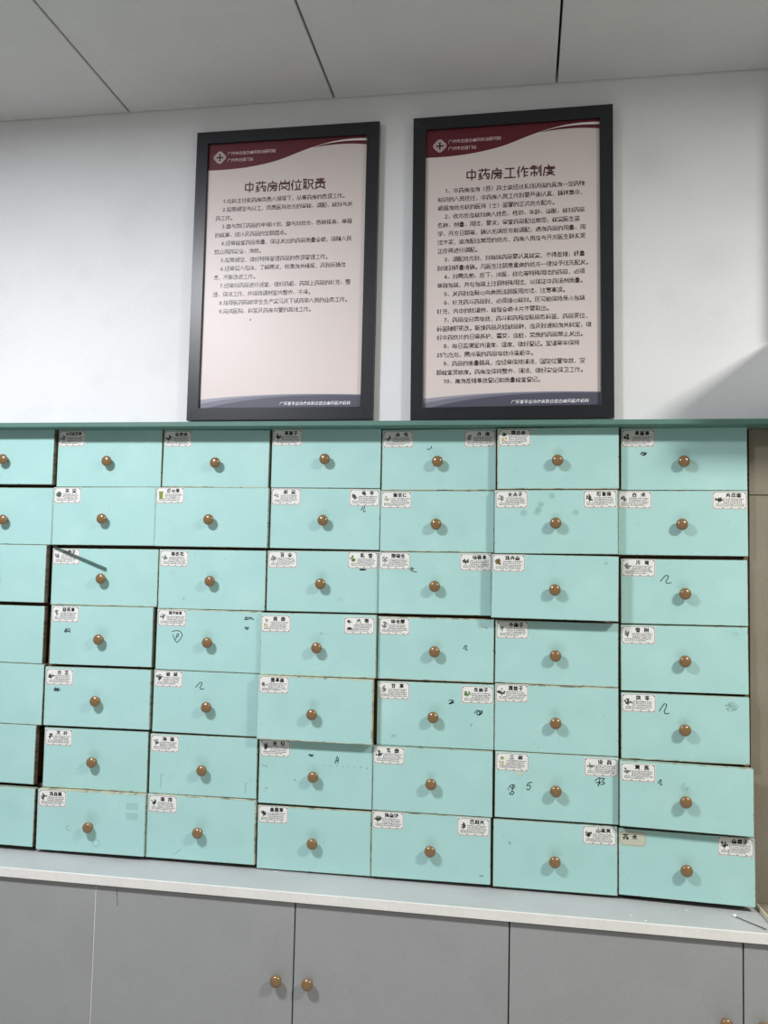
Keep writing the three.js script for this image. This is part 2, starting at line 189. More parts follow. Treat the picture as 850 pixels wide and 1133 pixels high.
// ---------------------------------------------------------------- ceiling lights
for (const [i, L] of LAMPS.entries()) {
  const t = thing('ceiling_light', i ? 'square ceiling light over the tiled end of the drawers' : 'square ceiling light in front of the bare white wall', 'ceiling light', [L.x, CEIL, L.z]);
  part('housing', box(LAMP + 0.03, 0.024, LAMP + 0.03, 0.004), M.lampHousing, t, [0, -0.012, 0]);
  part('diffuser', box(LAMP, 0.004, LAMP), std({ color: 0xffffff, emissive: L.color, emissiveIntensity: 6, roughness: 0.6 }), t, [0, -0.026, 0]);
  const a = new THREE.RectAreaLight(L.color, L.power, LAMP, LAMP);
  a.position.set(0, -0.03, 0); a.rotation.x = -Math.PI / 2; t.add(a);
}

// ---------------------------------------------------------------- medicine cabinet: carcass
const COLS = [-1.598, -1.2945, -0.983, -0.679, -0.3725, -0.0715, 0.2355, 0.541];
const ROWS = [1.968, 1.8065, 1.643, 1.4785, 1.314, 1.147, 0.981, 0.8165];
const cabinet = thing('medicine_cabinet', 'wide turquoise apothecary cabinet with rows of labelled drawers above grey worktop', 'cabinet', [0, 0.812, 0]);
const CY = 0.812;
part('back_panel', metreUV(box(2.45, 1.15, 0.012)), M.wood, cabinet, [-0.68, 1.388 - CY, -0.395]);
for (const x of [-1.905, ...COLS]) part('divider', metreUV(box(0.011, 1.148, 0.389)), M.wood, cabinet, [x === 0.541 ? 0.5375 : x, 1.388 - CY, -0.194]);
for (const y of ROWS) part('shelf', metreUV(box(2.44, 0.008, 0.383)), M.wood, cabinet, [-0.684, Math.max(y, 0.8165) - CY, -0.199]);
part('top_board', metreUV(box(4.4, 0.0125, 0.076, 0.0015), 3), M.lip, cabinet, [-0.7, 1.9705 - CY, 0.0385]);

// ---------------------------------------------------------------- worktop and base cabinets
{
  const t = thing('worktop', 'long grey worktop ledge with white front edge under the drawers', 'worktop', [0, 0.79, 0]);
  part('slab', metreUV(box(4.6, 0.0225, 0.15)), M.counter, t, [-0.6, 0.01125, 0.076]);
  part('edge_strip', metreUV(box(4.6, 0.0235, 0.005, 0.001)), M.edge, t, [-0.6, 0.01125, 0.1537]);
}
{
  const t = thing('stone_slab', 'low beige slab with a cream edge at the end of the worktop', 'slab', [0.556, 0.8126, 0.005]);
  const rot = 0.07; t.rotation.y = rot;
  part('slab', metreUV(box(0.3, 0.011, 0.146)), M.beige, t, [0.153, 0.0055, 0.075]);
  part('edge', box(0.003, 0.0115, 0.146), M.cream, t, [0.0015, 0.00575, 0.075]);
}
const knobGeo = new THREE.LatheGeometry([[0, 0], [0.0085, 0], [0.0085, 0.0015], [0.0062, 0.003], [0.0058, 0.008], [0.009, 0.0105], [0.0132, 0.0128], [0.0146, 0.0158], [0.014, 0.0185], [0.0115, 0.0215], [0.0075, 0.0235], [0.003, 0.0244], [0, 0.0245]].map((p) => new THREE.Vector2(...p)), 28);
knobGeo.rotateX(Math.PI / 2);
{
  const doors = [[-2.085, -1.572], [-1.569, -1.0562], [-1.0542, -0.5375], [-0.5345, -0.0235], [-0.0205, 0.492], [0.495, 1.008]];
  const says = ['grey base cabinet whose plain door shows no knob', 'grey base cabinet with paired knobs under the notices', 'grey base cabinet with paired low knobs under the tiled end'];
  for (let u = 0; u < 3; u++) {
    const [a, b] = [doors[2 * u], doors[2 * u + 1]], mid = (a[0] + b[1]) / 2, w = b[1] - a[0];
    const t = thing('base_cabinet', says[u], 'cabinet', [mid, 0, 0]);
    part('body', metreUV(box(w - 0.006, 0.70, 0.12)), M.wood, t, [0, 0.06 + 0.364, 0.06]);
    part('plinth', box(w - 0.006, 0.06, 0.09), M.grey, t, [0, 0.03, 0.05]);
    for (const [k, d] of [a, b].entries()) {
      const dw = d[1] - d[0], m = part('door', metreUV(box(dw, 0.716, 0.018, 0.0016)), M.grey, t, [(d[0] + d[1]) / 2 - mid, 0.785 - 0.358, 0.1365]);
      part('knob', knobGeo, M.knob, m, [(k ? -1 : 1) * (dw / 2 - 0.0375), (u === 2 ? 0.612 : 0.604) - 0.427, 0.009]);
      if (u === 1 && !k) part('scratch', box(0.0012, 0.04, 0.0003), M.ink, m, [-dw / 2 + 0.058, 0.333, 0.0091]).rotation.z = 0.08;
      if (u === 1 && !k) part('edge_band', box(0.0016, 0.714, 0.012), M.edge, m, [-dw / 2 - 0.0003, 0, 0.0036]);
    }
  }
}
// ---------------------------------------------------------------- drawers: faces, labels, pen marks
// per column, per row: centre x, centre y, width, height, how far the face stands out, tilt, knob offset x and y (millimetres, milliradians)
const DRAWERS = [
  [[-1445,1890,301,159,32,0,5,-11],[-1449,1723,301,158,22,0,10,-12],[-1451,1562,301,158,34,0,0,0],[-1454,1396,301,155,24,0,0,0],[-1447,1230,301,162,24,0,0,0],[-1462,1068,301,159,24,0,0,0],[-1450,903,301,155,34,0,0,0]],
  [[-1136,1887,309,159,20,5,1,-10],[-1141,1724,297,159,26,8,3,-8],[-1135,1558,312,155,20,7,-2,-4],[-1136,1397,299,160,22,9,1,-9],[-1138,1231,308,159,26,14,3,-7],[-1138,1065,302,161,20,22,-2,-5],[-1136,903,312,161,34,16,1,-10]],
  [[-827,1886,301,156,20,-5,5,-13],[-829,1725,316,159,30,3,-1,-7],[-826,1559,301,159,20,7,1,-4],[-829,1396,291,160,24,1,3,-4],[-831,1231,293,163,22,4,7,-9],[-831,1069,298,152,22,20,3,-9],[-830,903,301,161,26,6,-2,-7]],
  [[-521,1887,297,158,20,1,1,-4],[-520,1726,296,160,20,-1,-1,-5],[-522,1561,299,160,20,8,-1,-6],[-524,1396,306,162,34,15,1,-6],[-524,1234,300,160,46,3,-3,-10],[-526,1064,300,162,24,4,-2,-6],[-525,897,301,161,22,10,0,-5]],
  [[-221,1884,297,159,20,8,-1,-6],[-222,1723,294,156,22,7,0,-8],[-224,1563,290,158,26,9,2,-7],[-220,1396,298,160,22,5,0,-5],[-218,1230,299,163,20,10,-3,-4],[-220,1068,301,160,28,6,-1,-5],[-222,902,300,162,26,9,1,-6]],
  [[81,1885,300,156,42,8,0,-7],[78,1725,303,160,42,12,0,-4],[76,1562,309,159,52,-1,1,-6],[83,1399,302,154,22,2,-2,-5],[84,1233,302,162,22,5,-1,-7],[86,1069,300,161,24,4,-1,-6],[84,902,300,164,24,5,0,-8]],
  [[388,1887,300,156,20,5,-1,-8],[385,1727,307,160,22,7,-3,-4],[389,1558,299,160,18,9,1,-4],[389,1395,298,161,22,19,0,-4],[390,1228,298,163,26,4,-2,-2],[388,1072,303,159,52,4,-1,-6,-70],[392,904,310,158,32,7,0,-4,-60]],
];
// extra wear: chipped, yellowed edges (t top, b bottom, l left, r right)
const WORN = { '5,0': 'lb', '4,1': 'b', '3,3': 'b', '3,4': 'trb', '2,6': 'tr', '1,6': 't', '4,6': 't', '3,6': 'tr', '5,3': 'b', '2,0': 'b', '2,3': 't', '4,0': 'b', '1,5': 'b', '6,4': 'b', '1,2': 'b', '4,3': 'tb', '5,4': 't' };
const CW = 290, CH = 160;
const [faceCanvas, fx] = canvas(CW * 7, CH * 7);
fx.fillStyle = rgb(174, 217, 213); fx.fillRect(0, 0, CW * 7, CH * 7);
function smear(x, y, r, col, a) { const g = fx.createRadialGradient(x, y, 0, x, y, r); g.addColorStop(0, `rgba(${col},${a})`); g.addColorStop(0.6, `rgba(${col},${a * 0.5})`); g.addColorStop(1, `rgba(${col},0)`); fx.fillStyle = g; fx.fillRect(x - r, y - r, 2 * r, 2 * r); }
function speckle(x, y, rx, ry, n, col, a) { for (let i = 0; i < n; i++) { const t = span(0, 6.283), q = Math.sqrt(rnd()); fx.fillStyle = `rgba(${col},${a * span(0.3, 1)})`; fx.fillRect(x + Math.cos(t) * q * rx, y + Math.sin(t) * q * ry, span(1, 2.6), span(1, 2.6)); } }
for (let c = 0; c < 7; c++) for (let r = 0; r < 7; r++) {
  const x0 = c * CW, y0 = r * CH;
  fx.save(); fx.beginPath(); fx.rect(x0, y0, CW, CH); fx.clip();
  for (let i = 0; i < 14; i++) smear(x0 + span(0, CW), y0 + span(0, CH), span(20, 60), rnd() < 0.5 ? '150,196,190' : '205,238,233', 0.10);
  if (c + r > 3) smear(x0 + CW / 2 + span(-4, 4), y0 + CH / 2 - span(8, 16), span(14, 26), '120,160,150', span(0.1, 0.26));   // handling dirt above the knob
  for (let i = 0; i < 5; i++) { fx.fillStyle = `rgba(70,100,95,${span(0.15, 0.5)})`; fx.fillRect(x0 + span(8, CW - 8), y0 + span(8, CH - 8), span(1, 2.4), span(1, 2.4)); }
  if (rnd() < 0.4) { fx.strokeStyle = `rgba(90,130,125,${span(0.1, 0.3)})`; fx.lineWidth = 1; const a = x0 + span(20, CW - 40), b = y0 + span(20, CH - 20); fx.beginPath(); fx.moveTo(a, b); fx.lineTo(a + span(-20, 20), b + span(-14, 14)); fx.stroke(); }
  const worn = WORN[c + ',' + r] || '';
  for (const side of 'tblr') {
    const hard = worn.includes(side), n = hard ? 90 : 26, L = side === 't' || side === 'b' ? CW : CH;
    fx.fillStyle = 'rgba(122,128,112,0.55)';
    if (side === 't') fx.fillRect(x0, y0, CW, 1); else if (side === 'b') fx.fillRect(x0, y0 + CH - 1, CW, 1); else if (side === 'l') fx.fillRect(x0, y0, 1, CH); else fx.fillRect(x0 + CW - 1, y0, 1, CH);
    for (let i = 0; i < n; i++) {
      const s = span(0, L), len = span(3, hard ? 26 : 12), th = hard ? span(1, 3.2) : span(0.8, 1.8);
      fx.fillStyle = rnd() < 0.75 ? `rgba(${hard ? '190,192,166' : '170,176,150'},${span(0.4, 0.9)})` : `rgba(112,112,94,${span(0.3, 0.7)})`;
      if (side === 't') fx.fillRect(x0 + s, y0, len, th); else if (side === 'b') fx.fillRect(x0 + s, y0 + CH - th, len, th);
      else if (side === 'l') fx.fillRect(x0, y0 + s, th, len * 0.7); else fx.fillRect(x0 + CW - th, y0 + s, th, len * 0.7);
    }
  }
  if (c === 0) { fx.fillStyle = rgb(116, 108, 92); fx.fillRect(x0 + CW - 1.6, y0, 2, CH); for (let i = 0; i < 30; i++) { fx.fillStyle = `rgba(84,72,56,${span(0.2, 0.6)})`; fx.fillRect(x0 + CW - 1.6, y0 + span(0, CH), 2, span(2, 9)); } }   // raw board edge
  fx.restore();
}
{ // single stains that the photograph shows
  const at = (c, r, u, v) => [c * CW + u * CW, r * CH + v * CH];
  for (const [u, v] of [[0.47, 0.09], [0.38, 0.22], [0.36, 0.3], [0.24, 0.36], [0.35, 0.35], [0.66, 0.35]]) { const p = at(5, 1, u, v); speckle(...p, 8, 6, 16, '95,130,120', 0.3); smear(...p, 10, '95,130,120', 0.28); }
  speckle(...at(6, 4, 0.86, 0.14), 15, 11, 150, '85,110,100', 0.5);
  speckle(...at(6, 5, 0.49, 0.34), 10, 10, 40, '80,105,95', 0.4);
  for (const v of [0.2, 0.36]) { const p = at(1, 6, 0.88, v); fx.fillStyle = 'rgba(135,165,152,0.3)'; fx.fillRect(p[0] - 16, p[1] - 9, 32, 18); }
  for (let i = 0; i < 8; i++) { const p = at(3, 5, 0.58 + i * 0.052, 0.36 + 0.01 * Math.sin(i * 3)); fx.fillStyle = 'rgba(50,80,76,0.6)'; fx.fillRect(p[0], p[1], i > 5 ? 4 : 2, 2); }
  speckle(...at(3, 5, 0.05, 0.42), 8, 5, 14, '70,100,95', 0.5); speckle(...at(3, 5, 0.06, 0.78), 5, 6, 12, '70,100,95', 0.5); speckle(...at(3, 5, 0.33, 0.62), 5, 4, 8, '70,100,95', 0.5);
  speckle(...at(2, 2, 0.13, 0.38), 9, 8, 30, '170,178,150', 0.5); speckle(...at(2, 2, 0.24, 0.82), 4, 3, 10, '80,110,105', 0.6);
  fx.strokeStyle = 'rgba(70,105,105,0.55)'; fx.lineWidth = 1.2;
  for (const [c, r, u, v, w, h] of [[2, 5, 0.11, 0.68, 0.03, 0.22], [2, 5, 0.9, 0.75, 0.02, 0.16]]) { const p = at(c, r, u, v); fx.beginPath(); fx.moveTo(p[0] + w * CW, p[1]); fx.lineTo(p[0], p[1]); fx.lineTo(p[0], p[1] + h * CH); fx.stroke(); }
  { const p = at(2, 6, 0.27, 0.92); fx.beginPath(); fx.moveTo(p[0], p[1]); fx.lineTo(p[0] + 16, p[1] - 14); fx.stroke(); }
  { const p = at(1, 6, 0.3, 0.62); fx.beginPath(); fx.arc(p[0], p[1], 6, 0, 5); fx.stroke(); } { const p = at(1, 6, 0.56, 0.83); fx.beginPath(); fx.arc(p[0], p[1], 9, 0, 6.2); fx.stroke(); }
  speckle(...at(3, 3, 0.55, 0.3), 12, 5, 14, '90,125,118', 0.5); speckle(...at(3, 2, 0.66, 0.78), 12, 7, 20, '90,125,118', 0.4);
  speckle(...at(4, 4, 0.14, 0.84), 9, 4, 26, '90,120,112', 0.5); speckle(...at(4, 4, 0.81, 0.62), 3, 3, 6, '60,90,80', 0.6); speckle(...at(5, 6, 0.13, 0.34), 4, 3, 8, '60,90,80', 0.6);
  speckle(...at(4, 6, 0.92, 0.87), 5, 2, 9, '40,60,56', 0.7); speckle(...at(5, 2, 0.9, 0.1), 5, 5, 14, '80,110,100', 0.5); speckle(...at(6, 3, 0.9, 0.1), 10, 7, 26, '110,140,130', 0.4);
}
{ const im = fx.getImageData(0, 0, CW * 7, CH * 7), d = im.data; for (let i = 0; i < d.length; i += 4) { const e = (rnd() - 0.5) * 7; d[i] += e; d[i + 1] += e; d[i + 2] += e; } fx.putImageData(im, 0, 0); }
const faceMat = std({ map: texture(faceCanvas), roughness: 0.5 });
function cellUV(geo, w, h, u0, v0, u1, v1) {                            // planar print, the same on the narrow sides
  const p = geo.attributes.position, uv = geo.attributes.uv;
  for (let i = 0; i < p.count; i++) uv.setXY(i, u0 + (u1 - u0) * Math.min(0.998, Math.max(0.002, p.getX(i) / w + 0.5)), v0 + (v1 - v0) * Math.min(0.998, Math.max(0.002, p.getY(i) / h + 0.5)));
  return geo;
}
// label cards: column, row, side, herb name, illustration, shift right and down in millimetres
const LABELS = [
  [1, 0, 'l', '白花蛇舌草', 'k', 2, 3], [2, 0, 'l', '合欢皮', 'd', 1, 3], [3, 0, 'l', '莱菔子', 'd', 3, 2], [4, 0, 'l', '赤芍', 'k', 3, 4], [4, 0, 'r', '升麻', 'k', 2, 4], [5, 0, 'l', '桑白皮', 'y', 4, 3], [6, 0, 'l', '旱莲草', 'd', 2, 4],
  [1, 1, 'l', '芡实', 'o', 3, 1], [2, 1, 'l', '灯心草', 'c', 1, 0], [3, 1, 'l', '枳实', 'g', 2, 1], [3, 1, 'r', '龟甲', 't', 3, 2], [4, 1, 'l', '薏苡仁', 'g', 2, 2], [5, 1, 'l', '女贞子', 'k', 3, 2], [5, 1, 'r', '石菖蒲', 'd', 3, 1], [6, 1, 'l', '白术', 'k', 1, 1], [6, 1, 'r', '肉苁蓉', 'd', 2, 2],
  [1, 2, 'l', '天葵子', 'k', 2, 1], [2, 2, 'l', '款冬花', 'k', 3, 3], [3, 2, 'l', '百合', 'k', 2, 2], [3, 2, 'r', '乳香', 'G', 2, 1], [4, 2, 'l', '桑寄生', 'k', 2, 1], [4, 2, 'r', '仙鹤草', 'd', 0, 2], [5, 2, 'l', '鸡内金', 'b', 2, 0], [6, 2, 'l', '川芎', 'k', 3, 0],
  [1, 3, 'l', '益母草', 'k', 3, 2], [2, 3, 'l', '鹅不食草', 'k', 3, 2], [3, 3, 'l', '党参', 'Y', 1, 6], [3, 3, 'r', '大枣', 'r', 5, 6], [4, 3, 'l', '徐长卿', 'k', 3, 3], [5, 3, 'l', '牛蒡子', 'g', 3, 2], [6, 3, 'l', '香附', 'k', 2, 3],
  [1, 4, 'l', '白芷', 'd', 4, 5], [2, 4, 'l', '桂枝', 'd', 2, 1], [3, 4, 'l', '墨旱莲', 'k', 3, 1], [4, 4, 'l', '甘草', 'k', 4, 2], [4, 4, 'r', '车前子', 'G', 2, 5], [5, 4, 'l', '覆盆子', 'd', 3, 1], [6, 4, 'l', '茯苓', 'd', 2, 2],
  [1, 5, 'l', '艾叶', 'd', 3, 4], [2, 5, 'l', '海藻', 'k', 2, 3], [3, 5, 'l', '当归', 'd', 3, 2], [4, 5, 'l', '玄参', 'd', 1, 1], [5, 5, 'l', '三棱', 'Y', 3, 3], [5, 5, 'r', '没药', 'k', 2, 4], [6, 5, 'l', '黄芪', 'k', 3, 4],
  [1, 6, 'l', '鸡血藤', 'd', 4, 2], [2, 6, 'l', '薄荷', 'd', 4, 3], [3, 6, 'l', '鱼腥草', 'd', 2, 0], [4, 6, 'l', '海金沙', 'd', 2, 0], [4, 6, 'r', '巴戟天', 'd', 3, 4], [5, 6, 'r', '山茱萸', 'd', 3, 2], [6, 6, 'h', '苍术', 'n', 2, 5], [6, 6, 'r', '金樱子', 'd', 3, 0],
];
const LW = 248, LH = 136, LCOLS = 8;
const [labCanvas, lx] = canvas(LW * LCOLS, LH * 7);
lx.fillStyle = rgb(236, 236, 232); lx.fillRect(0, 0, LW * LCOLS, LH * 7);
function sprig(x, y, s, cols, n) {                                      // small printed plant picture
  lx.lineWidth = 3.2;
  for (let i = 0; i < n; i++) {
    const col = cols[Math.floor(rnd() * cols.length)], a = span(-2.7, -0.4), l = span(0.35, 1) * s, ex = x + Math.cos(a) * l * 0.6, ey = y + s * 0.5 + Math.sin(a) * l;
    lx.strokeStyle = col; lx.beginPath(); lx.moveTo(x, y + s * 0.5); lx.quadraticCurveTo(x + span(-8, 8), (y + ey) / 2, ex, ey); lx.stroke();
    lx.fillStyle = col; lx.beginPath(); lx.ellipse(ex, ey, span(4, 10), span(3, 6), span(0, 3), 0, 6.3); lx.fill();
  }
}
LABELS.forEach((l, i) => {
  const [, , side, text, pic] = l, x = (i % LCOLS) * LW, y = Math.floor(i / LCOLS) * LH;
  lx.save(); lx.beginPath(); lx.rect(x, y, LW, LH); lx.clip();
  if (side === 'h') {
    lx.fillStyle = rgb(200, 200, 182); lx.fillRect(x, y, LW, LH);
    lx.strokeStyle = rgb(150, 150, 130); lx.lineWidth = 3; lx.beginPath(); lx.roundRect(x + 8, y + 8, LW - 16, LH - 16, 34); lx.stroke();
    lx.fillStyle = lx.strokeStyle = '#10120f'; han(lx, '苍', x + 30, y + 28, 58, 8, 0.12); han(lx, '术', x + 116, y + 30, 48, 7, 0.12); lx.restore(); return;
  }
  lx.strokeStyle = rgb(105, 98, 92); lx.lineWidth = 3; lx.beginPath(); lx.roundRect(x + 5, y + 5, LW - 10, LH - 10, 14); lx.stroke();
  lx.strokeStyle = '#4d4744'; lx.lineWidth = 4; for (const [a, b] of [[12, 12], [LW - 12, 12], [12, LH - 12], [LW - 12, LH - 12]]) { lx.beginPath(); lx.arc(x + a, y + b, 4, 0, 4); lx.stroke(); }
  lx.fillStyle = '#6a6460'; for (const q of [0.28, 0.52, 0.76]) lx.fillRect(x + LW * q, y + LH - 14, 14, 5);
  const n = text.length, size = n > 3 ? 29 : n > 2 ? 34 : 35, gap = n > 3 ? 0 : n > 2 ? 4 : 30, tw = n * size + (n - 1) * gap, tx = x + 152 - tw / 2 + (n > 4 ? -14 : 0);
  lx.strokeStyle = '#171716'; [...text].forEach((ch, k) => han(lx, ch, tx + k * (size + gap), y + 12, size, n > 3 ? 4.6 : 5.8));
  lx.strokeStyle = '#55534f'; lx.fillStyle = '#77746f';
  for (let row = 0; row < 5; row++) {                                    // rows of print too small to read
    const from = row < 3 ? 78 : 24, to = row === 4 ? span(170, 224) : span(205, 228);
    for (let q = from; q < to; q += 11.5) { lx.lineWidth = 2.1; lx.strokeStyle = `rgba(45,43,40,${span(0.45, 0.9)})`; const yy = y + 53 + row * 13; for (let k = 0; k < 4; k++) { lx.beginPath(); const h = rnd() < 0.5; lx.moveTo(x + q + span(0, 4), yy + span(0, 9)); lx.lineTo(x + q + (h ? 9 : span(1, 8)), yy + (h ? span(0, 9) : 9)); lx.stroke(); } }
  }
  const cx = x + 44, cy = y + 60;
  if (pic === 'k') sprig(cx, cy, 50, ['#6d736b', '#4a5048', '#8a8e86'], 12);
  if (pic === 'd') sprig(cx, cy, 54, ['#171a16', '#20251e', '#3a4034'], 15);
  if (pic === 'g') sprig(cx, cy, 42, ['#9aa27c', '#7d8a5c', '#c0bd9a', '#6c7560'], 9);
  if (pic === 'G') sprig(cx, cy, 50, ['#4f7a35', '#6f9a4a', '#37562a'], 14);
  if (pic === 'y' || pic === 'Y') { sprig(cx, cy - 16, 28, pic === 'y' ? ['#4a5142', '#2f342a'] : ['#a9a25c', '#8d8a4a'], 8); for (let k = 0; k < 9; k++) { lx.fillStyle = ['#c2b26a', '#a8934c', '#d6c98c'][k % 3]; lx.beginPath(); lx.ellipse(cx + span(-18, 18), cy + span(8, 30), 7, 5, span(0, 3), 0, 6.3); lx.fill(); } }
  if (pic === 'b' || pic === 'o' || pic === 't') { const [c1, c2] = pic === 'b' ? ['#5b5330', '#7c7140'] : pic === 'o' ? ['#4a5c58', '#5e706b'] : ['#3a322c', '#6b5a4a']; for (let k = 0; k < 26; k++) { lx.fillStyle = k % 2 ? c1 : c2; const a = span(0, 6.3), q = span(0, 20); lx.beginPath(); lx.ellipse(cx + Math.cos(a) * q * (pic === 't' ? 0.8 : 1), cy + Math.sin(a) * q * (pic === 't' ? 1.3 : 1), 9, 7, a, 0, 6.3); lx.fill(); } }
  if (pic === 'c') { lx.fillStyle = '#9aa648'; lx.beginPath(); lx.moveTo(cx - 20, cy - 26); lx.lineTo(cx + 20, cy - 26); lx.lineTo(cx + 14, cy + 38); lx.lineTo(cx - 14, cy + 38); lx.fill(); lx.strokeStyle = '#6d7a2e'; lx.lineWidth = 3; for (let k = -14; k < 16; k += 7) { lx.beginPath(); lx.moveTo(cx + k, cy - 24); lx.lineTo(cx + k * 0.8, cy + 36); lx.stroke(); } }
  if (pic === 'r') { sprig(cx, cy - 22, 34, ['#22261f', '#363b31'], 9); for (let k = 0; k < 5; k++) { lx.fillStyle = k % 2 ? '#5a1a22' : '#3d1218'; lx.beginPath(); lx.ellipse(cx + span(-13, 13), cy + span(24, 38), 9, 7, span(0, 3), 0, 6.3); lx.fill(); } }
  lx.restore();
});
const labMat = std({ map: texture(labCanvas), roughness: 0.45 });
function cardGeo(w, h, r, i) {
  const s = new THREE.Shape(), a = w / 2, b = h / 2;
  s.moveTo(-a + r, -b); s.lineTo(a - r, -b); s.absarc(a - r, -b + r, r, -Math.PI / 2, 0); s.lineTo(a, b - r); s.absarc(a - r, b - r, r, 0, Math.PI / 2); s.lineTo(-a + r, b); s.absarc(-a + r, b - r, r, Math.PI / 2, Math.PI); s.lineTo(-a, -b + r); s.absarc(-a + r, -b + r, r, Math.PI, Math.PI * 1.5);
  const g = new THREE.ExtrudeGeometry(s, { depth: 0.0005, bevelEnabled: false, curveSegments: 3 });
  const u = (i % LCOLS) / LCOLS, v = 1 - (Math.floor(i / LCOLS) + 1) / 7;
  return cellUV(g, w, h, u, v, u + 1 / LCOLS, v + 1 / 7);
}
// felt pen marks: column, row, position across and down the face, size in millimetres, strokes on a unit square
const PEN = {
  hook: [[0, 0.75, 0.35, 0.9, 0.75, 0.6, 1, 0.1, 0.85, 0.05]],
  eye: [[0, 0.6, 0.3, 0.1, 0.8, 0.2, 1, 0.5, 0.5, 0.9, 0.25, 0.6, 0.5, 0.25, 0.7, 0.5, 0.55, 0.75], [0.6, 0.9, 1, 0.05]],
  en: [[0, 0.75, 0.3, 0.3, 0.5, 0.05, 0.72, 0.1, 0.68, 0.38, 0.5, 0.75, 0.62, 0.96, 1, 0.88]],
  kay: [[0, 0.6, 0.35, 0.1, 0.3, 0.8], [0.3, 0.6, 0.6, 0.3], [0.35, 0.7, 0.6, 0.9, 1, 0.95]],
  twoQ: [[0, 0.9, 0.2, 0.3, 0.35, 0.2, 0.3, 0.6, 0.1, 0.7, 0.4, 0.8, 0.2, 1], [0.55, 0.2, 0.45, 0.6, 0.7, 0.8, 0.9, 0.4, 0.7, 0.15, 0.55, 0.2], [0.65, 0.6, 1, 0.9]],
  scrawl: [[0, 0.7, 0.3, 0.2, 0.2, 0.9, 0.55, 0.3, 0.5, 0.9], [0.1, 0.45, 0.9, 0.4], [0.6, 0.2, 0.7, 0.8, 1, 0.55], [0.3, 0.75, 0.85, 0.7]],
  two: [[0.1, 0.3, 0.5, 0.05, 0.7, 0.3, 0.1, 0.9, 1, 0.6], [0.45, 0.75, 0.95, 0.2]],
  five: [[1, 0.05, 0.4, 0.15, 0.2, 0.5, 0.6, 0.4, 0.75, 0.7, 0.4, 1, 0.1, 0.85]],
  eight: [[0.7, 0, 0.2, 0.15, 0.6, 0.4, 0.9, 0.2, 0.7, 0, 0.6, 0.4, 0.5, 0.7, 0.2, 0.95, 0.6, 1, 0.8, 0.75, 0.5, 0.65], [0, 0.3, 0.1, 0.35], [0.02, 0.5, 0.1, 0.56]],
  seven: [[0, 0.4, 0.5, 0.05, 0.35, 0.95], [0.1, 0.6, 0.6, 0.5], [0.55, 0.1, 0.95, 0.1, 0.75, 0.45, 1, 0.6, 0.6, 0.8], [0.3, 0.9, 0.55, 0.55]],
  ring: [[0, 0.1, 0.35, 0, 0.75, 0.05, 1, 0.4, 0.55, 1, 0.25, 0.7, 0.1, 0.35], [0.4, 0.75, 0.5, 0.3, 0.65, 0.3, 0.6, 0.5, 0.45, 0.55]],
  gourd: [[0, 0.3, 0.35, 0.25], [0.18, 0, 0.18, 0.6], [0, 0.6, 0.35, 0.5], [0.45, 0.1, 0.4, 0.6], [0.5, 0.2, 0.7, 0.25, 0.55, 0.5], [0.75, 0.1, 0.85, 0.5, 1, 0.45]],
  arch: [[0, 1, 0.4, 0.1, 0.6, 0, 0.8, 0.4, 0.6, 0.9], [0.2, 0.6, 0.7, 0.45]],
  dash: [[0, 0.6, 0.5, 0.5, 1, 0.3], [0.2, 0.2, 0.8, 0.75], [0.3, 0.9, 0.9, 0.8]],
};
const MARKS = [
  [4, 0, 'hook', 0.42, 0.31, 12, 9], [6, 0, 'eye', 0.18, 0.42, 15, 10], [3, 1, 'en', 0.85, 0.33, 13, 16], [4, 2, 'kay', 0.31, 0.28, 20, 14], [3, 2, 'scrawl', 0.86, 0.29, 18, 8],
  [1, 3, 'twoQ', 0.17, 0.42, 19, 13], [1, 4, 'scrawl', 0.12, 0.38, 21, 15], [2, 3, 'ring', 0.2, 0.45, 30, 31], [2, 3, 'gourd', 0.88, 0.13, 26, 15], [2, 3, 'dash', 0.86, 0.27, 13, 10],
  [2, 4, 'en', 0.44, 0.23, 24, 19], [4, 3, 'en', 0.76, 0.46, 12, 12], [6, 2, 'en', 0.36, 0.31, 26, 21], [6, 4, 'en', 0.34, 0.22, 23, 26], [6, 5, 'en', 0.31, 0.29, 10, 13],
  [3, 5, 'dash', 0.46, 0.22, 14, 8], [3, 5, 'arch', 0.69, 0.28, 11, 17], [4, 4, 'two', 0.64, 0.29, 15, 13], [4, 4, 'eye', 0.87, 0.44, 20, 15],
  [5, 5, 'eight', 0.14, 0.57, 18, 24], [5, 5, 'five', 0.28, 0.5, 15, 20], [5, 5, 'seven', 0.85, 0.38, 24, 22],
];
function penGeo(kind, w, h) {
  const bits = [];
  for (const line of PEN[kind]) {
    const pts = []; for (let i = 0; i < line.length; i += 2) pts.push(new THREE.Vector3((line[i] - 0.5) * w, (0.5 - line[i + 1]) * h, 0));
    const c = new THREE.CatmullRomCurve3(pts, false, 'catmullrom', 0.4), q = c.getPoints(pts.length * 3);
    for (let i = 1; i < q.length; i++) {
      const d = q[i].clone().sub(q[i - 1]), b = new THREE.BoxGeometry(d.length() + 0.0007, 0.0019, 0.0003); b.rotateZ(Math.atan2(d.y, d.x)); b.translate((q[i].x + q[i - 1].x) / 2, (q[i].y + q[i - 1].y) / 2, 0.00015); bits.push(b);
    }
  }
  return mergeGeometries(bits);
}
